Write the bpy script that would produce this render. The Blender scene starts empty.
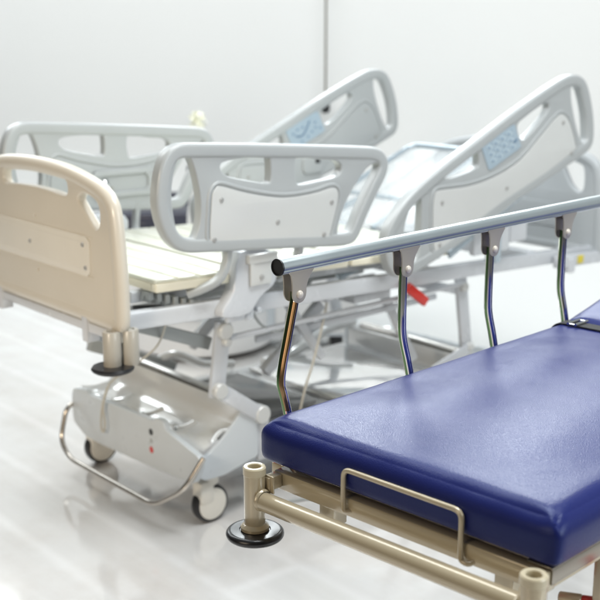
import bpy, bmesh, math, random
from mathutils import Vector, Matrix, noise
random.seed(7)
S = bpy.context.scene
COL = S.collection

# ------------------------------------------------------------------ camera
cam = bpy.data.cameras.new('camera')
camo = bpy.data.objects.new('camera', cam); COL.objects.link(camo)
camo.location = (0, 0, 1.5)
camo.rotation_euler = (math.radians(90) - math.atan(264/1120), 0, 0)
cam.sensor_width = 36; cam.lens = 67.2
cam.clip_start = .05; cam.clip_end = 200
cam.dof.use_dof = True
cam.dof.focus_distance = 2.25
cam.dof.aperture_fstop = 3.9
S.camera = camo

# ------------------------------------------------------------------ world: pale exhibition hall all round
w = bpy.data.worlds.new('World'); S.world = w; w.use_nodes = True
nt = w.node_tree; bg = nt.nodes['Background']
_g = nt.nodes.new('ShaderNodeTexCoord')
_d = nt.nodes.new('ShaderNodeVectorMath'); _d.operation = 'DOT_PRODUCT'; _d.inputs[1].default_value = (.25, .62, .75)
_r = nt.nodes.new('ShaderNodeValToRGB')
_r.color_ramp.elements[0].position = .0; _r.color_ramp.elements[0].color = (.11, .095, .075, 1)
_r.color_ramp.elements[1].position = .62; _r.color_ramp.elements[1].color = (.84, .96, 1, 1)
_e = _r.color_ramp.elements.new(.22); _e.color = (.36, .35, .34, 1)
nt.links.new(_g.outputs['Generated'], _d.inputs[0]); nt.links.new(_d.outputs['Value'], _r.inputs['Fac'])
nt.links.new(_r.outputs['Color'], bg.inputs['Color'])
bg.inputs['Strength'].default_value = .30
S.view_settings.view_transform = 'Standard'
S.view_settings.look = 'None'
S.view_settings.exposure = 0.12
S.view_settings.gamma = 1

# ------------------------------------------------------------------ hall lamps and unseen fills
def area(name, loc, target, sx, sy, power, col=(1, 1, 1)):
    l = bpy.data.lights.new(name, 'AREA'); l.shape = 'RECTANGLE'
    l.size = sx; l.size_y = sy; l.energy = power; l.color = col
    o = bpy.data.objects.new(name, l); COL.objects.link(o)
    o.location = loc
    d = Vector(target) - Vector(loc)
    o.rotation_euler = d.to_track_quat('-Z', 'Y').to_euler()
    return o
area('ceiling_lamp', (-1.3, 4.3, 3.9), (-.7, 5.6, 0), 7.0, 1.2, 165, (.97, 1, 1))
area('ceiling_lamp', (.75, 2.3, 3.3), (.7, 2.5, 0), 1.8, .7, 56, (.96, .99, 1))
area('wall_lamp', (-3.2, 7.6, 3.3), (-1.0, 2.6, .2), 2.2, 1.3, 46, (.92, .98, 1))
area('wall_lamp', (-.05, 7.2, 3.4), (.05, 2.0, .7), 1.0, 1.0, 62, (.92, .98, 1))
area('wall_lamp', (1.5, 7.2, 3.4), (.4, 2.0, .7), 1.4, 1.0, 76, (.92, .98, 1))
area('side_fill', (3.4, .4, 2.1), (.6, 3.2, .7), 1.8, 1.8, 72, (.95, 1, 1))  # unseen broad area light to the right, aimed at the bed
area('hall_lamp', (-2.1, -.2, 1.7), (-.6, 3.4, .7), 1.5, 1.6, 20, (1, .84, .64))
sl = bpy.data.lights.new('bed_foot_fill', 'SPOT'); sl.energy = 200; sl.color = (1, .86, .68); sl.spot_size = math.radians(27); sl.spot_blend = .6; sl.shadow_soft_size = .35  # unseen spot added to brighten only the foot of the bed
slo = bpy.data.objects.new('bed_foot_fill', sl); COL.objects.link(slo); slo.location = (-1.9, .3, 1.75)
slo.rotation_euler = (Vector((-.70, 3.4, .62))-slo.location).to_track_quat('-Z', 'Y').to_euler()

# ------------------------------------------------------------------ materials
def lin(c):
    return tuple(((x/12.92) if x <= .04045 else ((x+.055)/1.055)**2.4) for x in c)
MATS = {}
def mat(name, col, rough=.5, metal=0., coat=0., bump=0., bscale=200., var=.04, vscale=6., rvar=.06, coat_r=.1, spec=.5):
    m = bpy.data.materials.new(name); m.use_nodes = True
    n = m.node_tree; N = n.nodes; L = n.links; b = N['Principled BSDF']
    b.inputs['Metallic'].default_value = metal
    b.inputs['Coat Weight'].default_value = coat
    b.inputs['Coat Roughness'].default_value = coat_r
    b.inputs['Specular IOR Level'].default_value = spec
    tc = N.new('ShaderNodeTexCoord')
    nz = N.new('ShaderNodeTexNoise'); nz.inputs['Scale'].default_value = vscale; nz.inputs['Detail'].default_value = 5
    L.new(tc.outputs['Object'], nz.inputs['Vector'])
    mx = N.new('ShaderNodeMix'); mx.data_type = 'RGBA'
    mx.inputs['A'].default_value = tuple(max(0, c*(1-var)) for c in col) + (1,)
    mx.inputs['B'].default_value = tuple(min(1, c*(1+var)) for c in col) + (1,)
    L.new(nz.outputs['Fac'], mx.inputs['Factor'])
    L.new(mx.outputs['Result'], b.inputs['Base Color'])
    mr = N.new('ShaderNodeMapRange')
    mr.inputs['From Min'].default_value = .3; mr.inputs['From Max'].default_value = .7
    mr.inputs['To Min'].default_value = max(0.02, rough-rvar); mr.inputs['To Max'].default_value = rough+rvar
    n2 = N.new('ShaderNodeTexNoise'); n2.inputs['Scale'].default_value = vscale*2.3; n2.inputs['Detail'].default_value = 6
    L.new(tc.outputs['Object'], n2.inputs['Vector'])
    L.new(n2.outputs['Fac'], mr.inputs['Value']); L.new(mr.outputs['Result'], b.inputs['Roughness'])
    if bump:
        n3 = N.new('ShaderNodeTexNoise'); n3.inputs['Scale'].default_value = bscale; n3.inputs['Detail'].default_value = 3
        L.new(tc.outputs['Object'], n3.inputs['Vector'])
        bp = N.new('ShaderNodeBump'); bp.inputs['Strength'].default_value = bump; bp.inputs['Distance'].default_value = .002
        L.new(n3.outputs['Fac'], bp.inputs['Height']); L.new(bp.outputs['Normal'], b.inputs['Normal'])
    MATS[name] = m
    return m
M_plastic = mat('rail_plastic', (.40, .42, .425), .34, coat=.25, bump=.04, bscale=350)
M_plate = mat('plate_plastic', (.60, .61, .60), .2, coat=.5)
M_beige = mat('footboard_plastic', (.60, .555, .475), .36, coat=.25, bump=.04, bscale=350)
M_beigeplate = mat('footboard_plate', (.70, .665, .59), .2, coat=.5)
M_greyplastic = mat('headboard_plastic', (.42, .445, .46), .38, coat=.2)
M_screw = mat('screw_steel', (.40, .40, .39), .35, metal=.2)
M_frame = mat('frame_enamel', (.58, .60, .63), .24, coat=.5, var=.02)
M_framedark = mat('frame_grey', (.36, .38, .38), .35, var=.08)
M_deck = mat('deck_laminate', (.73, .735, .63), .35, coat=.3)
M_deckedge = mat('deck_edge', (.80, .76, .62), .45)
M_black = mat('black_rubber', (.018, .018, .020), .4, bump=.1, bscale=90)
M_blackgloss = mat('black_bumper', (.012, .012, .014), .30, coat=.25, rvar=.04, coat_r=.2)
M_hub = mat('caster_plastic', (.74, .72, .66), .35, coat=.2)
M_pod = mat('base_cover', (.78, .79, .79), .12, metal=.3, coat=.7, rvar=.03)
M_skirt = mat('base_skirt', (.60, .64, .67), .32, coat=.3)
M_steel = mat('brushed_steel', (.62, .60, .57), .24, metal=1, rvar=.03, var=.02, vscale=5)
M_bar = mat('plated_steel', (.56, .52, .47), .2, metal=.9, rvar=.02, var=.03)
M_trim = mat('brown_steel', (.36, .33, .29), .22, metal=.9, rvar=.05, var=.06, vscale=8)  # darker, browner steel for the side trim
M_chrome = mat('chrome', (.80, .80, .80), .05, metal=1, rvar=.02)
M_alu = mat('anodised_aluminium', (.50, .55, .565), .30, metal=.75, coat=.2, rvar=.02, var=.02, vscale=5)
M_champ = mat('champagne_paint', (.53, .45, .31), .24, metal=.15, coat=.9, coat_r=.04, rvar=.02, var=.02)
M_champlight = mat('champagne_collar', (.60, .53, .38), .3, coat=.4)
M_bracket = mat('bracket_metal', (.47, .43, .37), .34, metal=.25, rvar=.03)
M_rivet = mat('rivet_nylon', (.72, .66, .58), .3, coat=.3)
M_red = mat('red_enamel', (.62, .03, .02), .35, coat=.4)
M_darkred = mat('dark_red_enamel', (.40, .015, .02), .3, coat=.5)
M_ctl = mat('control_foil', (.36, .45, .52), .32, coat=.3)
M_key = mat('key_foil', (.46, .55, .60), .3, coat=.3)
M_ctlmark = mat('control_print', (.17, .26, .38), .5)
M_strap = mat('strap_webbing', (.012, .012, .013), .7, bump=.6, bscale=500)
M_cable = mat('cable_sheath', (.55, .52, .45), .5)
M_yellow = mat('yellow_sticker', (.68, .56, .06), .5)
M_navy = mat('navy_upholstery', (.022, .024, .045), .4, coat=.2)
M_white = mat('counter_white', (.80, .80, .80), .4)
M_cabinet = mat('cabinet_grey', (.62, .67, .71), .4)
M_panelpale = mat('backrest_laminate', (.80, .84, .86), .25, coat=.5)
def clear(m, tr, rough, ior=1.45):
    b = m.node_tree.nodes['Principled BSDF']
    b.inputs['Transmission Weight'].default_value = tr; b.inputs['IOR'].default_value = ior
    return m
M_panelpale.node_tree.nodes['Principled BSDF'].inputs['Alpha'].default_value = .2
M_tray = clear(mat('clear_tray', (.94, .95, .95), .08, rvar=.02, var=.01), .85, .08)
M_tubeblue = mat('backrest_tube', (.44, .52, .58), .25, metal=.3, coat=.5)
M_petal = mat('petal', (.90, .89, .72), .6, var=.12, vscale=40)
M_leaf = mat('leaf', (.10, .20, .05), .5, var=.3, vscale=30)
M_vase = mat('vase_glaze', (.78, .78, .76), .15, coat=.6)
M_cord = mat('cord_braid', (.075, .065, .03), .6, bump=.3, bscale=300)

# vinyl: deep blue with fine leather grain and soft wrinkles
M_vinyl = mat('blue_vinyl', (.016, .022, .128), .29, coat=.1, coat_r=.26, bump=.0, var=.04, vscale=5, rvar=.008, spec=.23)
def vinyl_nodes():
    n = M_vinyl.node_tree; N = n.nodes; L = n.links; b = N['Principled BSDF']
    b.inputs['Specular Tint'].default_value = (.53, .68, 1, 1)
    tc = N.new('ShaderNodeTexCoord')
    g = N.new('ShaderNodeTexVoronoi'); g.inputs['Scale'].default_value = 520
    L.new(tc.outputs['Object'], g.inputs['Vector'])
    b1 = N.new('ShaderNodeBump'); b1.inputs['Strength'].default_value = .42; b1.inputs['Distance'].default_value = .0006
    L.new(g.outputs['Distance'], b1.inputs['Height'])
    L.new(b1.outputs['Normal'], b.inputs['Normal']); L.new(b1.outputs['Normal'], b.inputs['Coat Normal'])
vinyl_nodes()

# plain chrome bars; tinted strips below paint their coloured reflections
M_barchrome = bpy.data.materials.new('bar_chrome'); M_barchrome.use_nodes = True
def barchrome_nodes():
    n = M_barchrome.node_tree; N = n.nodes; L = n.links; b = N['Principled BSDF']
    b.inputs['Base Color'].default_value = (.82, .80, .78, 1)
    b.inputs['Metallic'].default_value = 1; b.inputs['Roughness'].default_value = .08
    pass
barchrome_nodes()

M_green = mat('green_reflection_tint', (.14, .25, .11), .12, metal=.9, rvar=.02, var=.02)  # tints standing in for coloured reflections on the balusters
M_blue = mat('blue_reflection_tint', (.09, .10, .26), .12, metal=.9, rvar=.02, var=.02)
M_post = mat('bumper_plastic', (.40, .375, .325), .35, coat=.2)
M_bronze = mat('bronze_reflection_tint', (.34, .22, .12), .2, metal=.9, rvar=.03, var=.05)  # brown reflection painted on the first baluster

# floor: pale poured floor, faint long pale bands and polish variation
M_floor = bpy.data.materials.new('floor_finish'); M_floor.use_nodes = True
def floor_nodes():
    n = M_floor.node_tree; N = n.nodes; L = n.links; b = N['Principled BSDF']
    tc = N.new('ShaderNodeTexCoord')
    mp = N.new('ShaderNodeMapping'); mp.inputs['Rotation'].default_value = (0, 0, math.radians(49.5))
    L.new(tc.outputs['Object'], mp.inputs['Vector'])
    br = N.new('ShaderNodeTexBrick')
    br.inputs['Scale'].default_value = 1; br.inputs['Brick Width'].default_value = 40; br.inputs['Row Height'].default_value = .26
    br.inputs['Mortar Size'].default_value = .035; br.inputs['Mortar Smooth'].default_value = 1
    br.inputs['Color1'].default_value = (.735, .73, .72, 1); br.inputs['Color2'].default_value = (.71, .70, .69, 1)
    br.inputs['Mortar'].default_value = (.79, .785, .78, 1)
    L.new(mp.outputs['Vector'], br.inputs['Vector'])
    st = N.new('ShaderNodeMapping'); st.inputs['Scale'].default_value = (.8, 9, 1)
    L.new(mp.outputs['Vector'], st.inputs['Vector'])
    nz = N.new('ShaderNodeTexNoise'); nz.inputs['Scale'].default_value = 2.2; nz.inputs['Detail'].default_value = 6
    L.new(st.outputs['Vector'], nz.inputs['Vector'])
    mx = N.new('ShaderNodeMix'); mx.data_type = 'RGBA'; mx.blend_type = 'MULTIPLY'; mx.inputs['Factor'].default_value = .35
    cr = N.new('ShaderNodeValToRGB'); cr.color_ramp.elements[0].position = .3; cr.color_ramp.elements[0].color = (.86, .85, .85, 1)
    cr.color_ramp.elements[1].position = .65; cr.color_ramp.elements[1].color = (1, 1, 1, 1)
    L.new(nz.outputs['Fac'], cr.inputs['Fac'])
    L.new(br.outputs['Color'], mx.inputs['A']); L.new(cr.outputs['Color'], mx.inputs['B'])
    ns = N.new('ShaderNodeTexNoise'); ns.inputs['Scale'].default_value = 1.7; ns.inputs['Detail'].default_value = 8; ns.inputs['Roughness'].default_value = .62
    L.new(tc.outputs['Object'], ns.inputs['Vector'])
    cs = N.new('ShaderNodeValToRGB'); cs.color_ramp.elements[0].position = .36; cs.color_ramp.elements[0].color = (.80, .74, .69, 1)  # warm brown blotches paint blurred reflections into the floor colour
    cs.color_ramp.elements[1].position = .56; cs.color_ramp.elements[1].color = (1, 1, 1, 1)
    L.new(ns.outputs['Fac'], cs.inputs['Fac'])
    m3 = N.new('ShaderNodeMix'); m3.data_type = 'RGBA'; m3.blend_type = 'MULTIPLY'; m3.inputs['Factor'].default_value = .55
    L.new(mx.outputs['Result'], m3.inputs['A']); L.new(cs.outputs['Color'], m3.inputs['B'])
    L.new(m3.outputs['Result'], b.inputs['Base Color'])
    mr = N.new('ShaderNodeMapRange'); mr.inputs['To Min'].default_value = .08; mr.inputs['To Max'].default_value = .18
    L.new(nz.outputs['Fac'], mr.inputs['Value']); L.new(mr.outputs['Result'], b.inputs['Roughness'])
    b.inputs['Coat Weight'].default_value = 1; b.inputs['Coat Roughness'].default_value = .07
floor_nodes()
M_wall = mat('wall_paint', (.80, .81, .805), .45, bump=.05, bscale=60, var=.012, vscale=.6)

# ------------------------------------------------------------------ mesh helpers
def new_bm(): return bmesh.new()
def obj(name, bm, m, parent=None, smooth=35, label=None):
    me = bpy.data.meshes.new(name)
    bmesh.ops.recalc_face_normals(bm, faces=bm.faces)
    bm.to_mesh(me); bm.free()
    return objm(name, me, m, parent, smooth, label)
def split(name, bm, m, parent=None, smooth=35):
    """every loose island of bm becomes an object of its own"""
    bm.verts.ensure_lookup_table(); seen = set(); out = []
    for v in bm.verts:
        if v in seen: continue
        st = [v]; isl = set()
        while st:
            q = st.pop()
            if q in isl: continue
            isl.add(q); st += [e.other_vert(q) for e in q.link_edges if e.other_vert(q) not in isl]
        seen |= isl
        nb = bmesh.new(); mp = {}
        for q in isl: mp[q] = nb.verts.new(q.co)
        for f in {f for q in isl for f in q.link_faces}: nb.faces.new([mp[q] for q in f.verts])
        out.append(obj(name, nb, m, parent, smooth))
    bm.free(); return out
def objm(name, me, m, parent=None, smooth=35, label=None):
    if isinstance(m, (list, tuple)):
        for k in m: me.materials.append(k)
    else: me.materials.append(m)
    if smooth is not None:
        for p in me.polygons: p.use_smooth = True
        me.set_sharp_from_angle(angle=math.radians(smooth))
    o = bpy.data.objects.new(name, me); COL.objects.link(o)
    if parent: o.parent = parent
    if label: o['label'] = label
    return o
def tag(o, label=None, cat=None, group=None, kind=None):
    if label: o['label'] = label
    if cat: o['category'] = cat
    if group: o['group'] = group
    if kind: o['kind'] = kind
    return o
def thing(name, label, cat, loc=(0, 0, 0), rz=0, group=None):
    o = bpy.data.objects.new(name, None); COL.objects.link(o)
    o.location = loc; o.rotation_euler = (0, 0, rz); o.empty_display_size = .1
    return tag(o, label, cat, group)
def box(bm, x0, x1, y0, y1, z0, z1, bev=.003, mtx=None, seg=2):
    b = bmesh.new()
    bmesh.ops.create_cube(b, size=1)
    for v in b.verts:
        v.co = Vector(((x0+x1)/2 + v.co.x*(x1-x0), (y0+y1)/2 + v.co.y*(y1-y0), (z0+z1)/2 + v.co.z*(z1-z0)))
    if bev: bmesh.ops.bevel(b, geom=b.edges[:], offset=bev, segments=seg, affect='EDGES', profile=.5)
    if mtx: bmesh.ops.transform(b, matrix=mtx, verts=b.verts)
    merge(bm, b)
def merge(bm, b):
    me = bpy.data.meshes.new('t'); b.to_mesh(me); b.free(); bm.from_mesh(me); bpy.data.meshes.remove(me)
def bar(bm, p, q, wd, ht, up=(0, 0, 1), bev=.002):
    """rectangular bar from p to q; wd across, ht along up"""
    p = Vector(p); q = Vector(q); d = (q-p); ln = d.length; d.normalize()
    s = d.cross(Vector(up)).normalized(); u = s.cross(d)
    m = Matrix(((d.x, s.x, u.x, p.x), (d.y, s.y, u.y, p.y), (d.z, s.z, u.z, p.z), (0, 0, 0, 1)))
    box(bm, 0, ln, -wd/2, wd/2, -ht/2, ht/2, bev, m)
def cyl(bm, p, q, r, r2=None, seg=32, bev=.0):
    p = Vector(p); q = Vector(q); d = q-p; ln = d.length
    r2 = r if r2 is None else r2
    prof = [(0, 0), (r-bev, 0), (r, bev), (r2, ln-bev), (r2-bev, ln), (0, ln)] if bev else [(0, 0), (r, 0), (r2, ln), (0, ln)]
    lathe(bm, p, d, prof, seg)
def lathe(bm, p, axis, prof, seg=40):
    """prof: (radius, height along axis) list"""
    p = Vector(p); a = Vector(axis).normalized()
    s = a.orthogonal().normalized(); t = a.cross(s)
    rings = []
    for r, h in prof:
        if r < 1e-6: rings.append([bm.verts.new(p + a*h)])
        else: rings.append([bm.verts.new(p + a*h + (s*math.cos(k*2*math.pi/seg) + t*math.sin(k*2*math.pi/seg))*r) for k in range(seg)])
    for A, B in zip(rings, rings[1:]):
        for k in range(seg):
            k2 = (k+1) % seg
            if len(A) == 1 and len(B) == 1: continue
            if len(A) == 1: bm.faces.new((A[0], B[k], B[k2]))
            elif len(B) == 1: bm.faces.new((A[k], A[k2], B[0]))
            else: bm.faces.new((A[k], A[k2], B[k2], B[k]))
def cat(pts, closed=False, sub=6):
    P = [Vector(p) for p in pts]; n = len(P); out = []
    rng = range(n) if closed else range(n-1)
    for i in rng:
        p1, p2 = P[i], P[(i+1) % n]
        p0 = P[i-1] if (closed or i > 0) else p1*2-p2
        p3 = P[(i+2) % n] if (closed or i+2 < n) else p2*2-p1
        # centripetal-ish tangents
        for k in range(sub):
            t = k/sub
            out.append(.5*((2*p1) + (p2-p0)*t + (2*p0-5*p1+4*p2-p3)*t*t + (3*p1-p0-3*p2+p3)*t**3))
    if not closed: out.append(P[-1])
    return out
def sweep(bm, pts, prof, closed=False, ref=(0, 0, 1), cap=True, slot=None):
    """prof: list of (a,b): a along side, b along the frame's up; frame kept near ref"""
    P = [Vector(p) for p in pts]; n = len(P); rings = []
    ref = Vector(ref); last = None
    for i in range(n):
        a = P[i-1] if (closed or i > 0) else P[i]
        b = P[(i+1) % n] if (closed or i < n-1) else P[i]
        d = (b-a).normalized()
        if last is None:
            s = d.cross(ref)
            if s.length < 1e-3: s = d.orthogonal()
        else:
            s = d.cross(ref) if ref_ok(d, ref) else last - d*last.dot(d)
            if s.dot(last) < 0 and not ref_ok(d, ref): s = -s
        s.normalize(); last = s; u = s.cross(d)
        rings.append([bm.verts.new(P[i] + s*x + u*y) for x, y in prof])
    m = len(prof)
    for i in range(n if closed else n-1):
        A, B = rings[i], rings[(i+1) % n]
        for k in range(m):
            f_ = bm.faces.new((A[k], A[(k+1) % m], B[(k+1) % m], B[k]))
            if slot: f_.material_index = slot(k, i/n)
    if cap and not closed:
        bm.faces.new(rings[0]); bm.faces.new(rings[-1])
def ref_ok(d, ref): return abs(d.dot(ref)) < .985
def circ(r, n=14, ry=None):
    ry = r if ry is None else ry
    return [(r*math.cos(2*math.pi*k/n), ry*math.sin(2*math.pi*k/n)) for k in range(n)]
def tube(bm, pts, r, closed=False, n=14, smooth=0, ref=(0, 0, 1)):
    if smooth: pts = cat(pts, closed, smooth)
    # parallel transport so vertical runs never twist
    P = [Vector(p) for p in pts]; N = len(P); rings = []; s = None
    for i in range(N):
        a = P[i-1] if (closed or i > 0) else P[i]
        b = P[(i+1) % N] if (closed or i < N-1) else P[i]
        d = (b-a).normalized()
        s = d.orthogonal() if s is None else s - d*s.dot(d)
        s.normalize(); t = d.cross(s)
        rings.append([bm.verts.new(P[i] + (s*math.cos(2*math.pi*k/n)+t*math.sin(2*math.pi*k/n))*r) for k in range(n)])
    for i in range(N if closed else N-1):
        A, B = rings[i], rings[(i+1) % N]
        for k in range(n): bm.faces.new((A[k], A[(k+1) % n], B[(k+1) % n], B[k]))
    if not closed: bm.faces.new(rings[0]); bm.faces.new(rings[-1])
def fillet(pts, r, n=5):
    """round the corners of an open polyline"""
    P = [Vector(p) for p in pts]; out = [P[0]]
    for a, b, c in zip(P, P[1:], P[2:]):
        u = (a-b); v = (c-b); k = min(r, u.length*.45, v.length*.45)
        p, q = b+u.normalized()*k, b+v.normalized()*k
        for i in range(n+1):
            t = i/n; out.append(p*(1-t)**2 + b*2*t*(1-t) + q*t*t)
    out.append(P[-1]); return out
def slab(bm, outline, holes, thick, bev, f, sub=5, smooth_out=True):
    """flat plate with holes from 2D outlines: filled curve with rounded edges, mapped by f(a,b,c)"""
    cu = bpy.data.curves.new('tmp', 'CURVE'); cu.dimensions = '2D'; cu.fill_mode = 'BOTH'
    cu.extrude = max(1e-4, thick/2-bev); cu.bevel_depth = bev; cu.bevel_resolution = 3; cu.offset = -bev
    for i, ol in enumerate([outline]+list(holes)):
        pts = [Vector((a, b, 0)) for a, b in ol]
        if smooth_out or i: pts = cat(pts, True, sub)
        sp = cu.splines.new('POLY'); sp.points.add(len(pts)-1)
        for q, p in zip(sp.points, pts): q.co = (p.x, p.y, 0, 1)
        sp.use_cyclic_u = True
    o = bpy.data.objects.new('tmp', cu); COL.objects.link(o)
    dg = bpy.context.evaluated_depsgraph_get()
    me = bpy.data.meshes.new_from_object(o.evaluated_get(dg))
    bpy.data.objects.remove(o); bpy.data.curves.remove(cu)
    for v in me.vertices: v.co = f(*v.co)
    b = bmesh.new(); b.from_mesh(me); bpy.data.meshes.remove(me)
    bmesh.ops.remove_doubles(b, verts=b.verts, dist=1e-5)
    merge(bm, b)
def inset(pts, d):
    P = [Vector((a, b, 0)) for a, b in pts]; n = len(P)
    area2 = sum(P[i].x*P[(i+1) % n].y - P[(i+1) % n].x*P[i].y for i in range(n))
    sg = 1 if area2 > 0 else -1; out = []
    for i in range(n):
        t = (P[(i+1) % n]-P[i-1]).normalized()
        out.append(P[i] + Vector((-t.y, t.x, 0))*d*sg)
    return out
def inset_t(p, d): return [(q.x, q.y) for q in inset(p, d)]
def even(pts, step=.008, it=5, sub=8):
    P = cat([(a, b, 0) for a, b in pts], True, sub); P.append(P[0].copy()); L_ = [0]
    for a, b in zip(P, P[1:]): L_.append(L_[-1]+(b-a).length)
    n = max(12, int(L_[-1]/step)); out = []; j = 0
    for k in range(n):
        t = L_[-1]*k/n
        while L_[j+1] < t: j += 1
        f = (t-L_[j])/max(1e-9, L_[j+1]-L_[j]); out.append(P[j].lerp(P[j+1], f))
    for _ in range(it): out = [(out[i-1]+out[i]*2+out[(i+1) % n])*.25 for i in range(n)]
    return [(p.x, p.y) for p in out]
def rrect(x0, x1, y0, y1, r, n=5):
    out = []
    for cx, cy, a0 in ((x1-r, y1-r, 0), (x0+r, y1-r, 90), (x0+r, y0+r, 180), (x1-r, y0+r, 270)):
        for k in range(n+1):
            a = math.radians(a0+90*k/n); out.append((cx+r*math.cos(a), cy+r*math.sin(a)))
    return out
def dome(bm, p, axis, r, h, seg=20):
    lathe(bm, p, axis, [(r*math.cos(a), h*math.sin(a)) for a in [i*math.pi/10 for i in range(5)]] + [(0, h)], seg)

# ------------------------------------------------------------------ the setting
bm = new_bm()
bmesh.ops.create_grid(bm, x_segments=2, y_segments=2, size=14)
tag(obj('floor', bm, M_floor), kind='structure').location = (0, 3, 0)
bm = new_bm()
prof = [(.06, 0), (.06, 2.5), (0, 2.5), (0, .9)] + [(-.9+.9*math.cos(math.radians(a)), .9-.9*math.sin(math.radians(a))) for a in range(6, 91, 6)]
rows = []
for x in (-8, 6):
    rows.append([bm.verts.new((x, a, b+.004)) for a, b in prof])
for a, b, c, d in zip(rows[0], rows[0][1:], rows[1][1:], rows[1]): bm.faces.new((a, b, c, d))
_w = tag(obj('wall', bm, M_wall, smooth=30), kind='structure')
_w.location = (.6, 6.4, 0); _w.rotation_euler = (0, 0, math.radians(-22))

# ================================================================== patient trolley
TL = (-.085, 1.961, 0); TR = math.atan2(-.704, .710)
tr = thing('patient_trolley', 'beige tube patient trolley with silver side handrail carrying the blue mattress', 'trolley', TL, TR)
# end tube
bm = new_bm(); cyl(bm, (.016, 0, .656), (.597, 0, .660), .0182, seg=40)
for x, dx in ((.0205, 1), (.590, -1)):      # weld beads
    lathe(bm, (x, 0, .658), (dx, 0, 0), [(.0182, -.004), (.0215, 0), (.021, .003), (.0182, .006)], 32)
obj('push_tube', bm, M_champ, tr)
# corner posts, open on top, with roller bumper discs
for x in (0, .611):
    bm = new_bm()
    R, r = .0205, .0125
    lathe(bm, (x, 0, 0), (0, 0, 1), [(r, .60), (R-.001, .60), (R, .602), (R, .7045)], 48)
    lathe(bm, (x, 0, 0), (0, 0, 1), [(.0272, .5945), (.0272, .600), (.0235, .604), (R, .606)], 48)
    p = obj('corner_post', bm, M_champ, tr)
    bm = new_bm()
    lathe(bm, (x, 0, 0), (0, 0, 1), [(R, .703), (R+.0012, .7045), (R+.0012, .7175), (R-.0008, .72), (r+.0015, .72), (r, .7185), (r, .66), (0, .66)], 48)
    obj('post_collar', bm, M_champlight, p)
    bm = new_bm()
    pr = [(0, .576), (.040, .576)] + [(.047+.0085*math.cos(a), .585+.0085*math.sin(a)) for a in [math.radians(d) for d in range(-100, 101, 20)]] + [(.030, .594), (.0285, .592), (0, .592)]
    lathe(bm, (x, 0, 0), (0, 0, 1), pr, 56)
    obj('bumper_disc', bm, M_blackgloss, p)
# mattress frame
bm = new_bm()
box(bm, .002, .603, .047, .077, .664, .700, .004)
box(bm, .002, .030, .077, 2.0, .665, .699, .004)
box(bm, .574, .602, .077, 2.0, .665, .699, .004)
box(bm, .030, .574, .98, 1.01, .666, .698, .003)
box(bm, .004, .026, .014, .047, .672, .698, .002)       # ties from the posts to the frame
box(bm, .584, .606, .014, .047, .672, .698, .002)
box(bm, -.006, .034, .016, .0195, .668, .702, .001)
obj('mattress_frame', bm, M_champ, tr)
bm = new_bm(); box(bm, .032, .572, .079, 1.98, .696, .7015, .001)
obj('deck_sheet', bm, M_steel, tr)
bm = new_bm()
box(bm, .560, .6065, .058, 2.0, .7025, .7055, .0012); box(bm, .6035, .6065, .060, 2.0, .676, .7025, .0008)
obj('side_trim', bm, M_trim, tr)
# wire loop keeping the mattress on
bm = new_bm()
lp = fillet([(.200, .052, .676), (.190, .038, .676), (.190, .038, .757), (.448, .038, .757), (.448, .038, .672), (.462, .040, .668), (.468, .050, .672)], .016)
tube(bm, lp, .0048, n=14)
obj('mattress_stop', bm, M_champ, tr)
# stubs under the end bar and cross members
for x in (.098, .497):
    bm = new_bm()
    o = [(-.019, -.019), (.019, -.019), (.019, .019), (-.019, .019)]
    box(bm, x-.019, x+.019, .092, .130, .602, .664, .003)
    box(bm, x-.0155, x+.0155, .0955, .1265, .6012, .606, .0)
    s = obj('frame_stub', bm, M_champ, tr)
    bm = new_bm(); box(bm, x-.013, x+.013, .130, .62, .628, .655, .002)
    obj('cross_member', bm, M_framedark if x < .3 else M_champ, tr)
bm = new_bm(); box(bm, .03, .574, .60, .63, .634, .664, .002)
obj('cross_member', bm, M_champ, tr)
# red undercarriage legs and the release lever
bm = new_bm()
tube(bm, [(.435, .20, .655), (.405, .26, .60), (.30, .95, .50), (.28, 1.9, .014)], .014)
tube(bm, [(.06, .95, .66), (.06, 1.0, .60), (.10, 1.9, .014)], .014)
split('scissor_leg', bm, M_darkred, tr)
bm = new_bm()
tube(bm, [(.53, 1.8, .66), (.53, 1.7, .58), (.53, .95, .012)], .012)
tube(bm, [(.11, 1.85, .66), (.11, 1.8, .60), (.11, 1.35, .012)], .012)
split('scissor_leg', bm, M_champ, tr)
bm = new_bm(); box(bm, .475, .535, .17, .22, .60, .662, .004)
split('hinge_block', bm, M_darkred, tr)
bm = new_bm()
cyl(bm, (.560, .235, .566), (.80, .32, .585), .011, bev=.002)
lv = obj('release_lever', bm, M_red, tr, label='red release lever under the mattress frame')
bm = new_bm(); cyl(bm, (.524, .222, .563), (.561, .2352, .566), .0125, bev=.002)
obj('lever_cap', bm, M_champ, lv)
# olive leg post on the right side
bm = new_bm(); box(bm, .578, .598, .235, .36, .50, .664, .003)
obj('leg_plate', bm, M_champ, tr)
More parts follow.
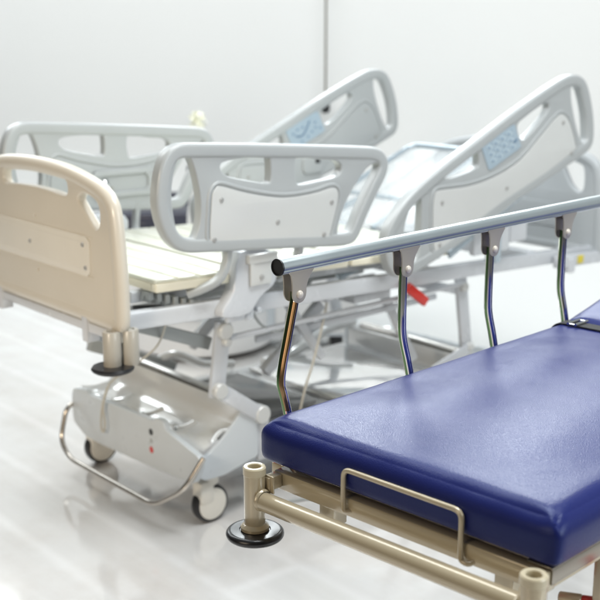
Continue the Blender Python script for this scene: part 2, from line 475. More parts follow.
# --- side rail
RX = -.055
hp = []
for k in range(44):
    a = 2*math.pi*k/44
    r = .0172
    for g, dp, wd in ((math.radians(335), .0028, .10), (math.radians(20), .0012, .07), (math.radians(150), .0022, .1)):
        dd = (a-g+math.pi) % (2*math.pi)-math.pi
        r -= dp*math.exp(-(dd/wd)**2)
    hp.append((r*math.cos(a), r*.96*math.sin(a)))
bm = new_bm()
sweep(bm, [(RX, .118, 1.0725), (RX, .60, 1.0748), (RX, 2.0, 1.081)], hp, cap=True)
hr = obj('handrail', bm, M_alu, tr)
bm = new_bm()
lathe(bm, (RX, .118, 1.0725), (0, -1, 0), [(.0168, 0), (.0172, .002), (.0168, .0035), (.0148, .0038), (.0143, .0012), (0, .0010)], 36)
obj('rail_end_cap', bm, M_black, hr)
YB = (.150, .478, .795, 1.110)
for i, y in enumerate(YB):
    zt = 1.0585 + (y-.15)*.0042
    # forked bracket: two cheeks with a rivet, closed at the back
    bm = new_bm()
    chk = [(.036, .004), (.035, -.004), (.026, -.016), (.020, -.030), (.0185, -.046), (.012, -.057), (0, -.061), (-.012, -.057), (-.0185, -.046), (-.019, -.030), (-.020, -.016), (-.0225, -.004), (-.023, .004)]
    for sx in (-1, 1):
        xc = RX + sx*.0115
        slab(bm, chk, [], .0032, .0008, lambda a, b, c, xc=xc: Vector((xc+c, y+.012+a, zt+b)), sub=3)
    box(bm, RX-.0100, RX+.0100, y+.012+.006, y+.012+.030, zt-.014, zt+.003, .001)
    br = obj('rail_bracket', bm, M_bracket, tr)
    bm = new_bm()
    dome(bm, (RX+.0130, y+.012, zt-.044), (1, 0, 0), .0085, .006)
    dome(bm, (RX-.0130, y+.012, zt-.044), (-1, 0, 0), .0085, .006)
    obj('rivet', bm, M_rivet, br)
    # baluster: flat oval plated bar with ribs, bent
    n = 36; pf = []
    for k in range(n):
        a = 2*math.pi*k/n
        x, yy = .0072*math.cos(a), .0108*math.sin(a)
        rr = 1 - .06*max(0, math.cos(9*a))
        pf.append((x*rr, yy*rr))
    zc = zt-.040
    if i == 0:
        pts = [(RX, y+.012, zc), (RX, y+.010, zc-.02), (RX, y+.002, zc-.05), (RX, y-.010, zc-.095), (RX, y-.022, zc-.14), (RX, y-.027, zc-.175), (RX+.004, y-.024, zc-.20), (RX+.008, y-.016, zc-.24), (RX+.012, y-.006, zc-.30), (RX+.014, y-.004, zc-.345)]
    else:
        pts = [(RX, y+.012, zc), (RX, y+.0115, zc-.03), (RX, y+.011, zc-.09), (RX, y+.012, zc-.14), (RX+.001, y+.017, zc-.17), (RX+.004, y+.027, zc-.21), (RX+.007, y+.036, zc-.26), (RX+.009, y+.040, zc-.345)]
    def slot(k, t, i=i):  # picks the strips where reflections are painted along the bar
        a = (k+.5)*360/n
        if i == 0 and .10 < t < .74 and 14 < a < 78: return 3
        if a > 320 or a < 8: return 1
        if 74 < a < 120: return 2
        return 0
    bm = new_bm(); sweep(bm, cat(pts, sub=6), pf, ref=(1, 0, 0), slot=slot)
    obj('baluster', bm, [M_barchrome, M_green, M_blue, M_bronze], tr, smooth=60)
bm = new_bm(); bar(bm, (RX+.012, .10, .672), (RX+.012, 1.95, .672), .03, .024)
box(bm, -.040, .004, .30, .335, .668, .694, .002); box(bm, -.040, .004, .95, .985, .668, .694, .002)
obj('rail_base', bm, M_champ, tr)
bm = new_bm(); lathe(bm, (RX+.004, .106, .684), (0, 0, 1), [(0, 0), (.006, 0), (.006, .082), (.004, .088), (0, .090)], 20)
obj('lock_knob', bm, M_red, tr, label='small red lock knob beside the first upright')

# ================================================================== mattress
def pillow_mesh(sx, sy, sz, r, crown, seed, ny=70, nx=46, bulge=.006, front_pinch=True):
    """rounded cushion, origin at its bottom corner"""
    def ax(L, n):
        e = [L*.5*(1-math.cos(math.pi*i/n))*1.0 for i in range(n+1)]
        u = [L*i/n for i in range(n+1)]
        return [.45*a+.55*b for a, b in zip(e, u)]
    def dens(L, n):
        k = [0, r*.12, r*.28, r*.5, r*.75, r, r*1.5]
        mid = [r*1.5+(L-3*r)*i/n for i in range(1, n)]
        return k+mid+[L-q for q in reversed(k)]
    X, Y = dens(sx, nx), dens(sy, ny)
    Z = [0, .002, .006, .011, .016, .025, .035, .045, .053, .060, .067, .073, .079, .084, .088, .091, .0925, .093]
    bm = bmesh.new(); cache = {}
    def vert(x, y, z):
        key = (round(x, 5), round(y, 5), round(z, 5))
        if key in cache: return cache[key]
        p = Vector((x, y, z))
        rt, rb = .040, .016
        q = Vector((min(max(x, r), sx-r), min(max(y, r), sy-r), min(max(z, rb), sz-rt)))
        d = p-q
        if d.length > 1e-9:
            h = ((abs(d.x)/r)**7 + (abs(d.y)/r)**7)**(1/7)
            zz = d.z/rt if d.z > 0 else -d.z/rb
            p = q + d/max(1, math.hypot(h, zz))
        cx = 1-(2*x/sx-1)**2; cy = 1-(2*y/sy-1)**2; cz = 1-(2*z/sz-1)**2
        t = max(0, (z/sz-.5)*2)
        p.z += crown*t*ss((x-.012)/.20)*ss((sx-x-.012)/.20)*ss((y-.012)/.24)*ss((sy-y-.012)/.24)
        # sides belly out a little
        if y < r: p.y -= bulge*cz*min(1, cx*6)
        if x < r: p.x -= bulge*cz
        if x > sx-r: p.x += bulge*cz
        w_ = noise.noise(Vector((x*5, y*5, z*7+seed)))*.0022 + noise.noise(Vector((x*11, y*11, z*12+seed)))*.0008 + noise.noise(Vector((x*22, y*22, z*20+seed)))*.0007
        p += Vector((0, -1, 0))*w_*(1 if y < r*1.5 else 0) + Vector((0, 0, 1))*w_*.7*t
        # creases gathering at the upper corners
        for cxp in (0, sx):
            dd = math.hypot(x-cxp, y)
            if dd < .13 and z > sz*.25:
                f = (1-dd/.13)**2
                ang = math.atan2(y+.02, abs(x-cxp)+.02)
                p.z += .0032*f*math.sin(ang*9+seed)*t
                p.y += .0010*f*math.sin(z*110+seed) if y < r*1.2 else 0
        v = bm.verts.new(p); cache[key] = v; return v
    def ss(q):
        q = max(0, min(1, q)); return q*q*(3-2*q)
    def face(a, b, c, d):
        vs = []
        for q in (a, b, c, d):
            v = vert(*q)
            if v not in vs: vs.append(v)
        if len(vs) >= 3:
            try: bm.faces.new(vs)
            except ValueError: pass
    for xa, xb in zip(X, X[1:]):
        for ya, yb in zip(Y, Y[1:]):
            for z in (0, sz): face((xa, ya, z), (xb, ya, z), (xb, yb, z), (xa, yb, z))
        for za, zb in zip(Z, Z[1:]):
            for y in (0, sy): face((xa, y, za), (xb, y, za), (xb, y, zb), (xa, y, zb))
    for ya, yb in zip(Y, Y[1:]):
        for za, zb in zip(Z, Z[1:]):
            for x in (0, sx): face((x, ya, za), (x, yb, za), (x, yb, zb), (x, ya, zb))
    return bm
mt = thing('trolley_mattress', 'shiny dark blue vinyl mattress lying on the beige trolley', 'mattress', Matrix.Rotation(TR, 4, 'Z') @ Vector((0, 0, 0)) + Vector(TL) + Vector((0, 0, .7045)), TR)
MX0, MX1, MY0, MY1 = -.034, .617, .049, 1.112
bm = pillow_mesh(MX1-MX0, MY1-MY0, .093, .036, .012, 3.1)
bmesh.ops.translate(bm, verts=bm.verts, vec=(MX0, MY0, 0))
ls = obj('lower_section', bm, M_vinyl, mt, smooth=70)
bm = new_bm()
for x in (MX0-.0005, MX1+.0005):
    s = 1 if x > .3 else -1
    tube(bm, [(x-s*.010, MY0+.009, .012), (x-s*.0085, MY0+.0055, .03), (x-s*.008, MY0+.0045, .055), (x-s*.010, MY0+.008, .076)], .0016, n=8, smooth=4)
split('corner_seam', bm, M_vinyl, ls)
bm = pillow_mesh(MX1-MX0, .62, .093, .036, .010, 8.7, ny=36)
bmesh.ops.translate(bm, verts=bm.verts, vec=(MX0, 0, 0))
bmesh.ops.transform(bm, matrix=Matrix.Translation((0, MY1+.006, .004)) @ Matrix.Rotation(math.radians(12), 4, 'X'), verts=bm.verts)
obj('raised_section', bm, M_vinyl, mt, smooth=70)
# strap across the mattress
sr = thing('safety_strap', 'black webbing strap with metal buckle pulled across the blue mattress', 'strap', Vector(TL), TR)
bm = new_bm()
zs = .8135
path = [(-.0425, 1.072, .700), (-.0425, 1.072, .745), (-.0390, 1.072, .768), (-.0300, 1.072, .786), (-.015, 1.071, 0.7983), (.005, 1.071, 0.8016), (.06, 1.07, 0.8026), (.16, 1.068, 0.8033), (.32, 1.066, 0.8038), (.48, 1.066, 0.8033), (.57, 1.066, 0.8021), (.598, 1.066, 0.7983), (.613, 1.066, .786), (.622, 1.066, .768), (.6255, 1.066, .745), (.6255, 1.066, .700)]
sweep(bm, cat(path, sub=5), [(-.0011, -.021), (.0011, -.021), (.0011, .021), (-.0011, .021)], ref=(0, 1, 0))
wb = obj('webbing', bm, M_strap, sr)
bm = new_bm()
def ladder(bm, cx, cy, z, ang):
    m = Matrix.Translation((cx, cy, z)) @ Matrix.Rotation(ang, 4, 'Z')
    def tp(pts, r): tube(bm, [m @ Vector(p) for p in pts], r, n=10)
    for x in (-.011, .011): tp([(x, -.028, .003), (x, .028, .003)], .0034)
    tp([(-.011, -.026, .002), (.011, -.026, .002)], .0018); tp([(-.011, .026, .002), (.011, .026, .002)], .0018)
ladder(bm, .030, 1.072, .8032, 0)
obj('buckle', bm, M_chrome, sr)

# ================================================================== hospital bed
BL = (-.301, 3.295, 0); BR = math.radians(40.527)
bd = thing('hospital_bed', 'pale grey electric hospital bed with raised backrest and beige footboard', 'bed', BL, BR)
FR_OUT = [(-.231, 1.177), (-.209, 1.203), (-.181, 1.213), (-.138, 1.214), (.153, 1.194), (.5, 1.166), (.576, 1.156), (.611, 1.135), (.625, 1.099), (.612, 1.063), (.579, 1.017), (.532, .945), (.495, .882), (.467, .863), (.394, .864), (.151, .885), (-.087, .905), (-.161, .913), (-.204, .933), (-.234, .973), (-.252, 1.025), (-.256, 1.073), (-.246, 1.137)]
FR_H = [[(-.163, 1.187), (-.142, 1.175), (-.123, 1.127), (-.11, 1.054), (-.114, .993), (-.133, .949), (-.163, .941), (-.188, .97), (-.201, 1.026), (-.205, 1.086), (-.193, 1.145), (-.177, 1.178)],
 [(-.039, 1.141), (-.03, 1.154), (.01, 1.16), (.073, 1.162), (.125, 1.165), (.14, 1.154), (.141, 1.094), (.124, 1.083), (.056, 1.097), (-.006, 1.112), (-.032, 1.126)],
 [(.237, 1.138), (.256, 1.153), (.321, 1.138), (.392, 1.13), (.419, 1.116), (.419, 1.094), (.392, 1.079), (.321, 1.072), (.256, 1.068), (.239, 1.082)],
 [(.569, 1.11), (.586, 1.098), (.574, 1.059), (.528, .98), (.478, .898), (.458, .883), (.426, .885), (.41, .9), (.415, .937), (.438, .989), (.48, 1.046), (.529, 1.094)]]
FR_PL = [(-.072, 1.066), (-.061, 1.083), (-.04, 1.088), (.055, 1.06), (.185, 1.035), (.304, 1.037), (.378, 1.048), (.403, 1.037), (.403, 1.006), (.386, .947), (.368, .9), (.343, .888), (.134, .906), (-.053, .92), (-.077, .93), (-.082, .956), (-.078, 1.014)]
FR_SC = [(-.041, 1.05), (.378, 1.004), (.164, .965), (-.068, .939), (.347, .908)]
HR_OUT = [(.617, .865), (.641, .911), (.707, .977), (.792, 1.03), (.914, 1.091), (1.06, 1.157), (1.29, 1.262), (1.494, 1.344), (1.569, 1.362), (1.626, 1.353), (1.666, 1.318), (1.708, 1.219), (1.722, 1.128), (1.711, 1.091), (1.666, 1.064), (1.43, .977), (1.213, .902), (1.05, .833), (.898, .774), (.776, .735), (.696, .722), (.648, .745), (.624, .795)]
HR_H = [[(.768, .992), (.783, .971), (.782, .853), (.77, .783), (.714, .757), (.685, .781), (.693, .83), (.718, .924)],
 [(.873, 1.054), (.897, 1.074), (1.034, 1.116), (1.059, 1.107), (1.065, 1.073), (1.05, 1.057), (.981, 1.042), (.908, 1.033), (.877, 1.039)],
 [(1.267, 1.192), (1.29, 1.211), (1.405, 1.262), (1.436, 1.262), (1.436, 1.237), (1.379, 1.187), (1.319, 1.147), (1.29, 1.142), (1.275, 1.16)],
 [(1.567, 1.312), (1.583, 1.331), (1.613, 1.322), (1.654, 1.248), (1.691, 1.151), (1.69, 1.115), (1.668, 1.102), (1.636, 1.129), (1.6, 1.196), (1.574, 1.265)]]
HR_PL = [(.843, .983), (.864, .997), (1.012, .999), (1.145, 1.02), (1.283, 1.068), (1.402, 1.153), (1.484, 1.212), (1.523, 1.219), (1.563, 1.187), (1.604, 1.108), (1.595, 1.081), (1.414, 1.003), (1.153, .889), (.964, .815), (.872, .792), (.847, .801), (.839, .852), (.836, .94)]
HR_SC = [(.878, .955), (1.521, 1.191), (1.214, .975), (.872, .811), (1.584, 1.075)]
def side_rail(name, V, side, out, holes, plate, screws, du=0, ctl=False):
    """side=-1: face with the plate looks to -v; the rail's middle plane is v=V"""
    f = lambda a, b, c: Vector((a+du, V+c, b))
    bm = new_bm()
    eo = even(out)
    slab(bm, inset_t(eo, .004), holes, .034, .005, f, sub=4)
    ins = inset(eo, .0195)
    sweep(bm, [Vector((p.x+du, V, p.y)) for p in ins], rrect(-.0205, .0205, -.0215, .0215, .0105, 5), closed=True, ref=(0, 1, 0))
    # raised rib round the plate
    rib = inset(even(plate, .006, 3), -.010)
    for sd in (-1, 1):
        sweep(bm, [Vector((p.x+du, V+sd*.0165, p.y)) for p in rib], circ(.006, 10, .005), closed=True, ref=(0, 1, 0))
    rail = obj(name, bm, M_plastic, bd, smooth=50)
    for sd in (-1, 1):
        bm = new_bm()
        slab(bm, plate, [], .005, .0018, lambda a, b, c, sd=sd: Vector((a+du, V+sd*.0185+c, b)), sub=4)
        pl = obj('cover_plate', bm, M_plate if sd == side else M_plastic, rail)
        for a, b in screws:
            bm = new_bm(); lathe(bm, (a+du, V+sd*.0205, b), (0, sd, 0), [(0, .0022), (.003, .0022), (.0032, .0036), (.0066, .003), (.008, 0)], 20)
            obj('screw', bm, M_screw, pl)
    return rail
def control_panel(rail, V, side, du, outer):
    C = [(1.070, 1.131), (1.243, 1.200), (1.287, 1.116), (1.116, 1.044)]
    def P(s, t, c):
        a = [C[0][k]*(1-s)*(1-t)+C[1][k]*s*(1-t)+C[2][k]*s*t+C[3][k]*(1-s)*t for k in (0, 1)]
        return Vector((a[0]+du, V+side*c, a[1]))
    bm = new_bm(); q = rrect(0.0, 1.0, 0.0, 1.0, .07)
    lo = [bm.verts.new(P(s, t, .015)) for s, t in q]; hi = [bm.verts.new(P(s, t, .0200)) for s, t in q]
    bm.faces.new(hi); bm.faces.new(list(reversed(lo)))
    for k in range(len(q)): bm.faces.new((lo[k], lo[(k+1) % len(q)], hi[(k+1) % len(q)], hi[k]))
    cp = obj('control_panel', bm, M_ctl, rail, smooth=30)
    bm = new_bm()
    kb = new_bm()
    def patch(s, t, ws, wt, c0=.0206, c1=.0218, bm=bm):
        q = rrect(s-ws, s+ws, t-wt, t+wt, min(ws, wt)*.9, 4)
        lo = [bm.verts.new(P(a, b, c0)) for a, b in q]; hi = [bm.verts.new(P(a, b, c1)) for a, b in q]
        bm.faces.new(hi)
        for k in range(len(q)): bm.faces.new((lo[k], lo[(k+1) % len(q)], hi[(k+1) % len(q)], hi[k]))
    if outer:
        for i in range(4):
            for j in range(3):
                patch(.195+.2*i, .21+.27*j, .075, .095, .0198, .0208, kb)
                patch(.17+.2*i, .22+.27*j, .030, .040)
                patch(.250+.2*i, .15+.27*j, .012, .022)
        for i in range(3): patch(.84+.045*i, .62, .014, .05)
    else:
        pts = [(.2, .5), (.3, .62), (.42, .6), (.52, .48), (.62, .32), (.7, .2)]
        for (a, b), (c, d) in zip(pts, pts[1:]):
            for k in range(5): patch(a+(c-a)*k/5, b+(d-b)*k/5, .018, .030)
        for a, b in ((.15, .35), (.3, .28), (.45, .3), (.3, .85), (.5, .8), (.65, .7), (.78, .62), (.82, .4), (.9, .75)):
            patch(a, b, .026, .042)
    obj('control_marks', bm, M_ctlmark, cp, smooth=30)
    if outer: obj('keypad', kb, M_key, cp, smooth=30)
    else: kb.free()
    return cp
r1 = side_rail('foot_side_rail', -.15, -1, FR_OUT, FR_H, FR_PL, FR_SC)
r2 = side_rail('foot_side_rail', .83, 1, FR_OUT, FR_H, FR_PL, FR_SC, du=.03)
r3 = side_rail('head_side_rail', -.15, -1, HR_OUT, HR_H, HR_PL, HR_SC)
control_panel(r3, -.15, -1, 0, True)
r4 = side_rail('head_side_rail', .83, 1, HR_OUT, HR_H, HR_PL, HR_SC, du=-.06)
control_panel(r4, .83, -1, -.06, False)
# recessed cup with black latch on the inner face of the far head rail
bm = new_bm(); slab(bm, rrect(1.16, 1.27, .945, 1.015, .02), [], .012, .003, lambda a, b, c: Vector((a-.06, .806+c, b)), sub=2)
lc = obj('rail_latch', bm, M_plastic, r4)
bm = new_bm(); box(bm, 1.165, 1.19, .798, .803, .985, 1.003, .002)
obj('latch_button', bm, M_black, lc)
bm = new_bm(); slab(bm, rrect(.08, .34, .93, 1.03, .025), [rrect(.105, .315, .95, 1.01, .02)], .012, .003, lambda a, b, c: Vector((a+.03, .806+c, b)), sub=2)
lc = obj('rail_latch', bm, M_plastic, r2)
bm = new_bm(); dome(bm, (.165, .814, .98), (0, -1, 0), .022, .02)
obj('latch_button', bm, M_chrome, lc)

# ---- end boards
def mirror(half, c): return half + [(2*c-a, b) for a, b in reversed(half)]
def end_board(name, U, half, c, holes, plate, screws, m, mp, thick=.032, ridges=None, face=-1):
    f = lambda a, b, cc: Vector((U+cc, a, b))
    out = mirror(half, c)
    bm = new_bm()
    slab(bm, out, holes, thick, .008, f, sub=5)
    ins = inset(even(out, .010, 3), .019)
    sweep(bm, [Vector((U, p.x, p.y)) for p in ins], circ(.024, 18, .0205), closed=True, ref=(1, 0, 0))
    if ridges:
        for z in ridges:
            for sd in (-1, 1):
                sweep(bm, [(U+sd*thick/2, half[-1][0]*.9+.03, z), (U+sd*thick/2, 2*c-half[-1][0]*.9-.03, z)], circ(.006, 10, .004), ref=(0, 0, 1))
    b = obj(name, bm, m, bd, smooth=50)
    for sd in (-1, 1):
        bm = new_bm(); slab(bm, plate, [], .006, .002, lambda a, bb, cc, sd=sd: Vector((U+sd*(thick/2+.0015)+cc, a, bb)), sub=2)
        p = obj('inset_plate', bm, mp, b)
        for a, bb in screws:
            bm = new_bm(); lathe(bm, (U+sd*(thick/2+.0042), a, bb), (sd, 0, 0), [(0, .0022), (.003, .0022), (.0032, .0036), (.0062, .003), (.0075, 0)], 20)
            obj('screw', bm, M_screw, p)
    return b
FBH = [(.33, 1.150), (.200, 1.146), (.106, 1.137), (-.002, 1.116), (-.07, 1.093), (-.105, 1.061), (-.119, 1.017), (-.128, .945), (-.135, .854), (-.136, .742), (-.128, .715), (-.105, .706), (.05, .706), (.33, .706)]
FBHOLE = [(.33, 1.121), (.262, 1.120), (.165, 1.108), (.136, 1.095), (.132, 1.072), (.151, 1.059), (.228, 1.064), (.33, 1.067)]
def sym(h, c=.33): return h + [(2*c-a, b) for a, b in reversed(h[1:-1])]
FBH2 = [(.072, 1.058), (.041, 1.074), (-.007, 1.066), (-.035, 1.048), (-.041, 1.015), (-.031, .987), (-.009, .985), (.025, 1.011), (.062, 1.042)]
def end_outline(h): return h[:-1]
def fb_out():
    h = FBH[1:-1]
    return [(.33, 1.150)] + h + [(.33, .706)] + [(.66-a, b) for a, b in reversed(h)]
_mir = mirror
def mirror(half, c): return fb_out() if half is FBH else _mir(half, c)
foot = end_board('footboard', -.345, FBH, .33, [sym(FBHOLE), FBH2, [(.66-a, b) for a, b in FBH2]], rrect(.015, .645, .842, .954, .022), [(.048, .93), (.037, .865), (.364, .898), (.61, .93), (.623, .865)], M_beige, M_beigeplate, ridges=(.980, .815))
head_half = FBH
hb = end_board('headboard', 1.87, FBH, .33, [sym(FBHOLE), [(a, b-.03 if b < 1.03 else b) for a, b in FBH2], [(.66-a, b-.03 if b < 1.03 else b) for a, b in FBH2]], rrect(.05, .61, .800, .898, .022), [(.08, .87), (.33, .85), (.58, .87)], M_greyplastic, M_greyplastic, ridges=(.92, .77))
for ch in [hb]:
    ch.location.z = -.062
# ---- frame
bm = new_bm()
def fz(u): return .713-.031*u
for v in (-.075, .735):
    bar(bm, (-.33, v, fz(-.33)), (2.0, v, fz(2.0)), .034, .052, bev=.004)
for u in (-.315, .30, .95, 1.55, 1.97):
    bar(bm, (u, -.058, fz(u)), (u, .718, fz(u)), .04, .044, bev=.003)
fr = obj('main_frame', bm, M_frame, bd)
bm = new_bm()
for v in (.0, .66):
    bar(bm, (-.25, v, .770), (1.05, v, .735), .028, .034, bev=.003)
box(bm, -.245, -.215, .02, .64, .752, .778, .003); box(bm, .30, .33, .02, .64, .735, .76, .003)
obj('deck_subframe', bm, M_frame, bd)
# dark lattice slider under the deck near the foot end
bm = new_bm()
bar(bm, (-.22, -.02, .775), (.02, -.05, .70), .03, .03, bev=.002)
for k in range(9):
    t = k/9; box(bm, -.22+.24*t, -.205+.24*t, -.060-.02*t, -.036, .765-.075*t, .790-.075*t, .001)
obj('rastofix_slider', bm, M_framedark, bd)
bpy.data.objects['rastofix_slider'].name = 'height_slider'
bm = new_bm(); bar(bm, (-.02, .10, .735), (.85, .20, .690), .06, .06, bev=.01); cyl(bm, (.30, .12, .715), (.55, .15, .70), .04, bev=.006)
obj('actuator', bm, M_framedark, bd)
# ---- deck panels
def deck_panel(name, u0, u1, z0, z1, v0=-.095, v1=.755, t=.030, slats=4, m=M_deck):
    d = Vector((u1-u0, 0, z1-z0)); L_ = d.length; d.normalize(); n = Vector((-d.z, 0, d.x))
    mt_ = Matrix(((d.x, 0, n.x, u0), (0, 1, 0, 0), (d.z, 0, n.z, z0), (0, 0, 0, 1)))
    bm = new_bm()
    wu = L_/slats
    box(bm, .004, L_-.004, v0+.002, v1-.002, -.0100, -.0045, .001, mt_)
    for k in range(slats):
        box(bm, wu*k+.0045, wu*(k+1)-.0045, v0, v1, -.0046, 0, .0015, mt_)
    p = obj(name, bm, m, bd)
    bm = new_bm()
    box(bm, .004, L_-.004, v0-.006, v0+.022, -t-.006, -.0105, .004, mt_)
    box(bm, .004, L_-.004, v1-.022, v1+.006, -t-.006, -.0105, .004, mt_)
    box(bm, .004, .030, v0+.022, v1-.022, -t-.006, -.0105, .003, mt_)
    box(bm, L_-.030, L_-.004, v0+.022, v1-.022, -t-.006, -.0105, .003, mt_)
    obj('panel_edge', bm, M_deckedge, p)
    return p
deck_panel('foot_panel', -.225, .085, .830, .822)
deck_panel('thigh_panel', .095, .52, .822, .808)
deck_panel('seat_panel', .53, 1.02, .808, .786)
# raised backrest: pale laminate in a tube frame
bz = lambda u: .790+(u-1.04)*.40
bm = new_bm()
tube(bm, fillet([(1.03, -.06, bz(1.03)), (1.66, -.06, bz(1.66)), (1.66, .72, bz(1.66)), (1.03, .72, bz(1.03))], .05), .012)
tube(bm, [(1.05, .34, bz(1.05)-.012), (1.65, .34, bz(1.65)-.012)], .010)
tube(bm, [(1.25, -.055, bz(1.25)-.004), (1.25, .715, bz(1.25)-.004)], .010)
bk = obj('backrest_frame', bm, M_tubeblue, bd)
d = Vector((1, 0, .40)).normalized(); n = Vector((-d.z, 0, d.x))
mt_ = Matrix(((d.x, 0, n.x, 1.05), (0, 1, 0, 0), (d.z, 0, n.z, bz(1.05)), (0, 0, 0, 1)))
bm = new_bm()
box(bm, .002, .628, -.04, .71, -.010, -.0038, .001, mt_)
for k in range(4): box(bm, .0, .63, -.045+.1905*k+.002, -.045+.1905*(k+1)-.008, -.004, .006, .003, mt_)
obj('backrest_panel', bm, M_panelpale, bd)
bm = new_bm()
bar(bm, (.62, .06, .70), (1.32, .06, bz(1.32)-.03), .03, .022); bar(bm, (.62, .60, .70), (1.32, .60, bz(1.32)-.03), .03, .022)
bar(bm, (.98, -.115, .755), (1.50, -.115, 1.00), .012, .028); bar(bm, (1.22, -.115, .80), (1.22, -.115, .70), .05, .03, up=(1, 0, 0))
split('backrest_strut', bm, M_tubeblue, bd)
bm = new_bm(); box(bm, 1.10, 1.30, -.128, -.098, .735, .835, .012); box(bm, 1.30, 1.40, -.128, -.098, .76, .86, .012)
obj('rail_lock_housing', bm, M_frame, bd)

# ---- rail brackets (foot)
def rail_arms(v, sd, u):
    bm = new_bm()
    for a, b, c in ((.0, -.03, -.105), (.275, .262, .235)):
        pts = cat([(u+a, v+sd*.004, .905), (u+a-.006, v+sd*.006, .86), (u+b, v+sd*.002, .815), (u+(b+c)/2, v-sd*.02, .790), (u+c, v-sd*.05, .772)], sub=5)
        sweep(bm, pts, rrect(-.010, .010, -.014, .014, .004, 2), ref=(0, 1, 0))
    split('rail_arm', bm, M_plastic, bd, smooth=50)
    bm = new_bm()
    hull = [(u+.055, .880), (u+.185, .868), (u+.195, .800), (u+.180, .765), (u+.130, .735), (u+.085, .690), (u+.0, .690), (u-.012, .715), (u+.03, .77)]
    slab(bm, hull, [], .050, .006, lambda a, b, c: Vector((a, v-sd*.030+c, b)), sub=3)
    g = obj('rail_gearbox', bm, M_frame, bd)
    bm = new_bm(); box(bm, u+.085, u+.165, v+min(sd*.001, -sd*-.001)-.004 if sd > 0 else v-.006, v+.004 if sd < 0 else v+.006, .775, .845, .004)
    box(bm, u+.075, u+.185, v-.012, v+.010, .844, .872, .004)
    obj('release_latch', bm, M_plate, g)
    bm = new_bm(); cyl(bm, (u+.125, v, .80), (u+.125, v+sd*.010, .80), .008, bev=.001)
    obj('latch_screw', bm, M_screw, g)
rail_arms(-.135, -1, 0)
rail_arms(.815, 1, .03)
bm = new_bm(); box(bm, .02, .12, -.108, -.094, .668, .72, .002)
cyl(bm, (.10, -.112, .675), (.10, -.095, .675), .012, bev=.002); cyl(bm, (.14, -.112, .69), (.14, -.095, .69), .009, bev=.002)
obj('gearbox_mount', bm, M_frame, bd)
# ---- lifting linkage
def pin(bm, u, v, z, r=.023, dep=.014): lathe(bm, (u, v, z), (0, -1, 0), [(r, -.02), (r, dep-.004), (r-.004, dep), (0, dep+.001)], 28)
for v, sgn in ((-.03, -1), (.69, 1)):
    bm = new_bm()
    bar(bm, (.062, v, .655), (.030, v, .415), .016, .058, up=(1, 0, 0), bev=.006)
    bar(bm, (.034, v-.018 if sgn < 0 else v+.018, .439), (.200, v-.018 if sgn < 0 else v+.018, .322), .014, .050, bev=.006)
    bar(bm, (.205, v-.002, .345), (.212, v-.002, .17), .016, .052, up=(1, 0, 0), bev=.006)
    bar(bm, (1.144, v, .640), (1.189, v, .355), .018, .056, up=(1, 0, 0), bev=.006)
    bar(bm, (1.189, v-.016, .365), (.99, v-.016, .310), .014, .045, bev=.006)
    bar(bm, (.90, v+.01, .655), (1.16, v+.01, .585), .014, .032, bev=.004)
    split('lift_arm', bm, M_frame, bd)
    bm = new_bm(); tube(bm, [(.075, v-.012, .60), (1.14, v-.012, .618)], .009)
    obj('tie_rod', bm, M_frame, bd)
    for u, z, rr in ((.057, .626, .026), (.062, .590, .014), (.034, .439, .026), (.196, .328, .030), (1.147, .605, .018), (1.189, .372, .016)):
        bm = new_bm(); lathe(bm, (u, v+sgn*.014, z), (0, sgn, 0), [(rr, -.02), (rr, .010), (rr-.004, .015), (0, .016)], 28)
        obj('pivot_cap', bm, M_plate, bd)
bm = new_bm()
bar(bm, (-.19, .06, .665), (.045, .02, .575), .02, .040, bev=.003); bar(bm, (-.19, .62, .665), (.045, .62, .575), .02, .040, bev=.003)
split('foot_link', bm, M_framedark, bd)
bm = new_bm(); bar(bm, (.59, .12, .600), (.34, .12, .40), .03, .040, bev=.004); bar(bm, (.59, .55, .600), (.34, .55, .40), .03, .04, bev=.004)
bar(bm, (.371, .10, .70), (.371, .10, .40), .018, .018)
split('lift_link', bm, M_frame, bd)
bm = new_bm(); bar(bm, (-.02, .645, .452), (.33, .645, .30), .03, .046, bev=.004)
obj('base_link', bm, M_framedark, bd)
bm = new_bm(); bar(bm, (.25, .05, .545), (1.10, .05, .560), .014, .022); bar(bm, (.10, .60, .56), (1.10, .60, .575), .02, .03)
bar(bm, (.50, -.03, .66), (.50, .70, .66), .03, .03); bar(bm, (.36, .03, .66), (.52, .03, .44), .014, .03); bar(bm, (.80, .06, .67), (.98, .04, .34), .016, .034)
split('cross_bar', bm, M_frame, bd)
bm = new_bm()
tube(bm, cat([(-.20, .06, .72), (.0, .03, .70), (.20, .0, .672), (.40, .02, .69), (.62, .0, .655), (.85, .03, .672), (1.2, .02, .64)], sub=6), .007, n=8)
obj('cable_loom', bm, M_black, bd)
bm = new_bm()
tube(bm, cat([(.16, -.02, .70), (.20, -.045, .62), (.30, -.03, .58), (.36, .02, .62), (.40, .04, .69)], sub=6), .0045, n=8)
obj('cable_loom', bm, M_framedark, bd)
bm = new_bm(); box(bm, .66, .84, .02, .12, .60, .675, .012)
mb = obj('motor_box', bm, M_frame, bd)
bm = new_bm(); cyl(bm, (.66, .07, .637), (.42, .08, .65), .018, bev=.003)
obj('motor_rod', bm, M_chrome, mb)
# red emergency lever
bm = new_bm(); bar(bm, (.775, -.115, .672), (.860, -.125, .606), .020, .034, bev=.005)
lv = obj('emergency_lever', bm, M_red, bd, label='red emergency release lever below the frame')
